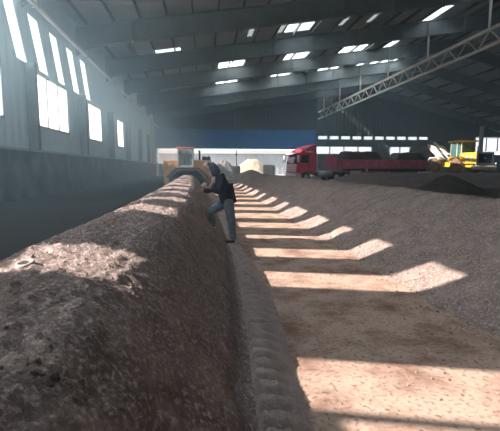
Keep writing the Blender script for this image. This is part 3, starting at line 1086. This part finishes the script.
hb = B()
hv, hf = [], []
nu, nv = 28, 20
for i in range(nv + 1):
    th = math.pi * i / nv
    for k in range(nu):
        ph = 2 * math.pi * k / nu
        sx, sy, sz = math.sin(th) * math.cos(ph), math.sin(th) * math.sin(ph), math.cos(th)
        x_, y_, z_ = .096 * sx, .076 * sy, .118 * sz
        if sz < -.1:
            tt = (-sz - .1) / .9
            y_ *= 1 - .32 * tt
            if sx > 0:
                x_ *= 1 - .35 * tt
        face = max(0, -sx)
        g = math.exp(-((sy / .22) ** 2 + ((sz + .12) / .2) ** 2)) * face
        x_ -= .022 * g
        g2 = math.exp(-(((abs(sy) - .36) / .16) ** 2 + ((sz - .06) / .12) ** 2)) * face
        x_ += .009 * g2
        g3 = math.exp(-((sy / .3) ** 2 + ((sz + .55) / .08) ** 2)) * face
        x_ -= .006 * g3
        g4 = math.exp(-((sy / .35) ** 2 + ((sz + .85) / .12) ** 2)) * max(0, face + .2)
        x_ -= .010 * g4
        hv.append(hp_(x_, y_, z_))
for i in range(nv):
    for k in range(nu):
        hf.append((i * nu + k, (i + 1) * nu + k, (i + 1) * nu + (k + 1) % nu, i * nu + (k + 1) % nu))
hb.add(hv, hf, True)
for sy in (-1, 1):
    hb.ball(hp_(.005, sy * .078, -.01), (.018, .008, .03), 10, 7)
hd_ = hb.build('head', M['skin'], P)
for sy in (-1, 1):
    B().ball(hp_(-.083, sy * .03, .006), (.008, .013, .007), 10, 7).build('eye', M['eye'], hd_)
    B().tube([hp_(-.092, sy * .015, .026), hp_(-.09, sy * .033, .03), hp_(-.08, sy * .048, .024)], .004, 6).build('eyebrow', M['hair'], hd_)
B().tube([hp_(-.092, -.022, -.068), hp_(-.1, 0, -.066), hp_(-.092, .022, -.068)], .005, 6).build('mouth', M['red_cab'], hd_)
hh = B()
hv, hf = [], []
for i in range(9):
    th = math.radians(75) * i / 8
    for k in range(24):
        ph = 2 * math.pi * k / 24
        sx, sy, sz = math.sin(th) * math.cos(ph), math.sin(th) * math.sin(ph), math.cos(th)
        hv.append(hp_(.102 * sx + .004, .082 * sy, .125 * sz + (.0 if sx < .2 else -.02 * th)))
for i in range(8):
    for k in range(24):
        hf.append((i * 24 + k, (i + 1) * 24 + k, (i + 1) * 24 + (k + 1) % 24, i * 24 + (k + 1) % 24))
hh.add(hv, hf, True).build('hair', M['hair'], P)
# hood: open-fronted shell, pale outside
hv, hf = [], []
NU, NV = 28, 16
for i in range(NV + 1):
    a = math.radians(-62 + 186 * i / NV)          # from the front opening over the crown to the nape
    for k in range(NU + 1):
        u = -1 + 2 * k / NU
        la = u * math.radians(118)
        # cross-section ring around the head axis, opening towards -x
        c_ = i / NV
        xx = -.065 + .20 * c_
        wid = .104 + .04 * math.sin(math.pi * min(1, .25 + .7 * c_))
        shrink = 1 if c_ < .55 else math.cos((c_ - .55) / .45 * math.pi / 2 * .93)
        yv = wid * math.sin(la) * max(.08, shrink)
        zv = .155 * math.cos(la) * max(.08, shrink) + (-.03 * c_) + (.015 if abs(u) < .2 and i == 0 else 0)
        if abs(u) > .72:
            zv -= .05 * (abs(u) - .72) / .28
        hv.append(hp_(xx, yv, zv))
for i in range(NV):
    for k in range(NU):
        hf.append((i * (NU + 1) + k, (i + 1) * (NU + 1) + k, (i + 1) * (NU + 1) + k + 1, i * (NU + 1) + k + 1))
ho = B().add(hv, hf, True).build('hood', M['hood_shell'], P)
rim_ = [hv[k] for k in range(NU + 1)]
B().tube(rim_, .018, 8).build('hood_lining', M['hood'], ho, label='pale grey lining showing at the edge of the hood')
sm = ho.modifiers.new('thick', 'SOLIDIFY')
sm.thickness = .012
# jacket
jp = [L(.495, 0, .79), L(.475, 0, 1.0), L(.41, 0, 1.2), L(.30, 0, 1.345), shL, elL, tuple(Vector(wrL) + (Vector(elL) - Vector(wrL)) * .06), shR, elR,
      tuple(Vector(wrR) + (Vector(elR) - Vector(wrR)) * .06)]
je = [(0, 1), (1, 2), (2, 3), (2, 4), (4, 5), (5, 6), (2, 7), (7, 8), (8, 9)]
jr = [(.17, .18), (.16, .18), (.165, .18), (.095, .11), .098, .08, .052, .095, .078, .052]
skin_obj('jacket', M['navy'], jp, je, jr, P, 1)
# trousers
for hip_, kn_, an_, sy in ((hipL, kneeL, ankL, -1), (hipR, kneeR, ankR, 1)):
    top_ = L(.485, sy * .06, .95)
    low_ = tuple(Vector(an_) + (Vector(an_) - Vector(kn_)).normalized() * .03)
    skin_obj('trouser_leg', M['denim'], [top_, tuple(Vector(hip_) + Vector((0, -sy * .02, .02))), kn_, low_], [(0, 1), (1, 2), (2, 3)], [.12, .118, .085, .062], P, 0)
for nm, an, to in (('shoe', ankL, toeL), ('shoe', ankR, toeR)):
    an, to = Vector(an), Vector(to)
    dd = (to - an)
    heel = Vector((an.x, an.y, to.z)) - Vector((dd.x, dd.y, 0)).normalized() * .035
    tip = to + Vector((dd.x, dd.y, dd.z * .3)).normalized() * .06
    so = skin_obj(nm, M['shoe'], [tuple(heel + Vector((0, 0, .0))), tuple((heel + to) / 2 + Vector((0, 0, .012))), tuple(to), tuple(tip)],
                  [(0, 1), (1, 2), (2, 3)], [(.04, .042), (.045, .048), (.042, .04), (.026, .022)], P)
    b = B()
    b.tube([heel - Vector((0, 0, .034)), (heel + to) / 2 - Vector((0, 0, .03)), to - Vector((0, 0, .034)), tip - Vector((0, 0, .02))], [.034, .036, .036, .02], 10)
    b.build('shoe_sole', M['white'], so)
ph = B().box(-.04, .04, -.006, .006, -.05, .05).build('paper_packet', M['white'], None, .004)
ph.location = (.02, 7.93 - .245, 1.185)
ph.rotation_euler = (math.radians(35), math.radians(25), math.radians(20))
tag(ph, 'small white packet held up in the hooded person\'s hand', 'packet')

# ================================================================== SMALL THINGS
# hollow ring on the near crest
b = B()
v, f = [], []
for i in range(28):
    a = 2 * math.pi * i / 28
    for k in range(10):
        c = 2 * math.pi * k / 10
        r = .043 + .010 * math.cos(c)
        v.append((r * math.cos(a), r * math.sin(a), .018 * math.sin(c)))
for i in range(28):
    for k in range(10):
        f.append((i * 10 + k, ((i + 1) % 28) * 10 + k, ((i + 1) % 28) * 10 + (k + 1) % 10, i * 10 + (k + 1) % 10))
rg = b.add(v, f, True).build('plastic_ring', M['concrete'])
rg.location = (-1.02, 2.38, wz(-1.02 - interp(XB, 2.38), 2.38)[2] + .012)
rg.rotation_euler = (math.radians(10), math.radians(-6), 0)
tag(rg, 'small pale hollow ring lying half buried on the near windrow crest', 'ring')

ico_v, ico_f = None, None
bm = bmesh.new()
bmesh.ops.create_icosphere(bm, subdivisions=1, radius=1)
ico_v = [v.co.copy() for v in bm.verts]
ico_f = [tuple(v.index for v in fc.verts) for fc in bm.faces]
bm.free()


def crumbs(name, m, spots, label, cat):
    b = B()
    V, F = [], []
    for (x, y, z, s) in spots:
        o = len(V)
        ax = [s * random.uniform(.6, 1.3) for _ in range(3)]
        rot = Matrix.Rotation(random.uniform(0, 6.28), 3, 'Z')
        for q in ico_v:
            p = rot @ Vector((q.x * ax[0], q.y * ax[1], q.z * ax[2])) * random.uniform(.8, 1.2)
            V.append((x + p.x, y + p.y, z + p.z))
        F += [tuple(i + o for i in fc) for fc in ico_f]
    me = D.meshes.new(name)
    me.from_pydata(V, [], F)
    me.materials.append(m)
    o = D.objects.new(name, me)
    COL.objects.link(o)
    tag(o, label, cat, kind='stuff')


sp_ = []
for _ in range(1500):
    y = 1.6 + 14 * random.random() ** 2
    t_ = random.gauss(.02, .13)
    x, y, z = hz(t_, y)
    sp_.append((x, y, max(z, 0) + .002, .005 + .022 * random.random() ** 6))
crumbs('compost_crumbs', M['heap'], sp_, 'loose brown crumbs scattered along the foot of the long heap', 'crumbs')
sp_ = []
for _ in range(2600):
    y = 1.2 + 7 * random.random() ** 2
    t_ = random.uniform(-2.4, -.25)
    x, y, z = wz(t_, y)
    sp_.append((x, y, z + .002, .004 + .010 * random.random() ** 4))
crumbs('windrow_crumbs', M['windrow'], sp_, 'dry crumbs and clods lying on the windrow', 'crumbs')
sp_ = []
for _ in range(700):
    y = 1.5 + 9 * random.random() ** 1.6
    x = random.uniform(.7, 2.5)
    sp_.append((x, y, .003, .003 + .012 * random.random() ** 4))
crumbs('floor_crumbs', M['heap'], sp_, 'fine brown crumbs strewn over the concrete aisle', 'crumbs')
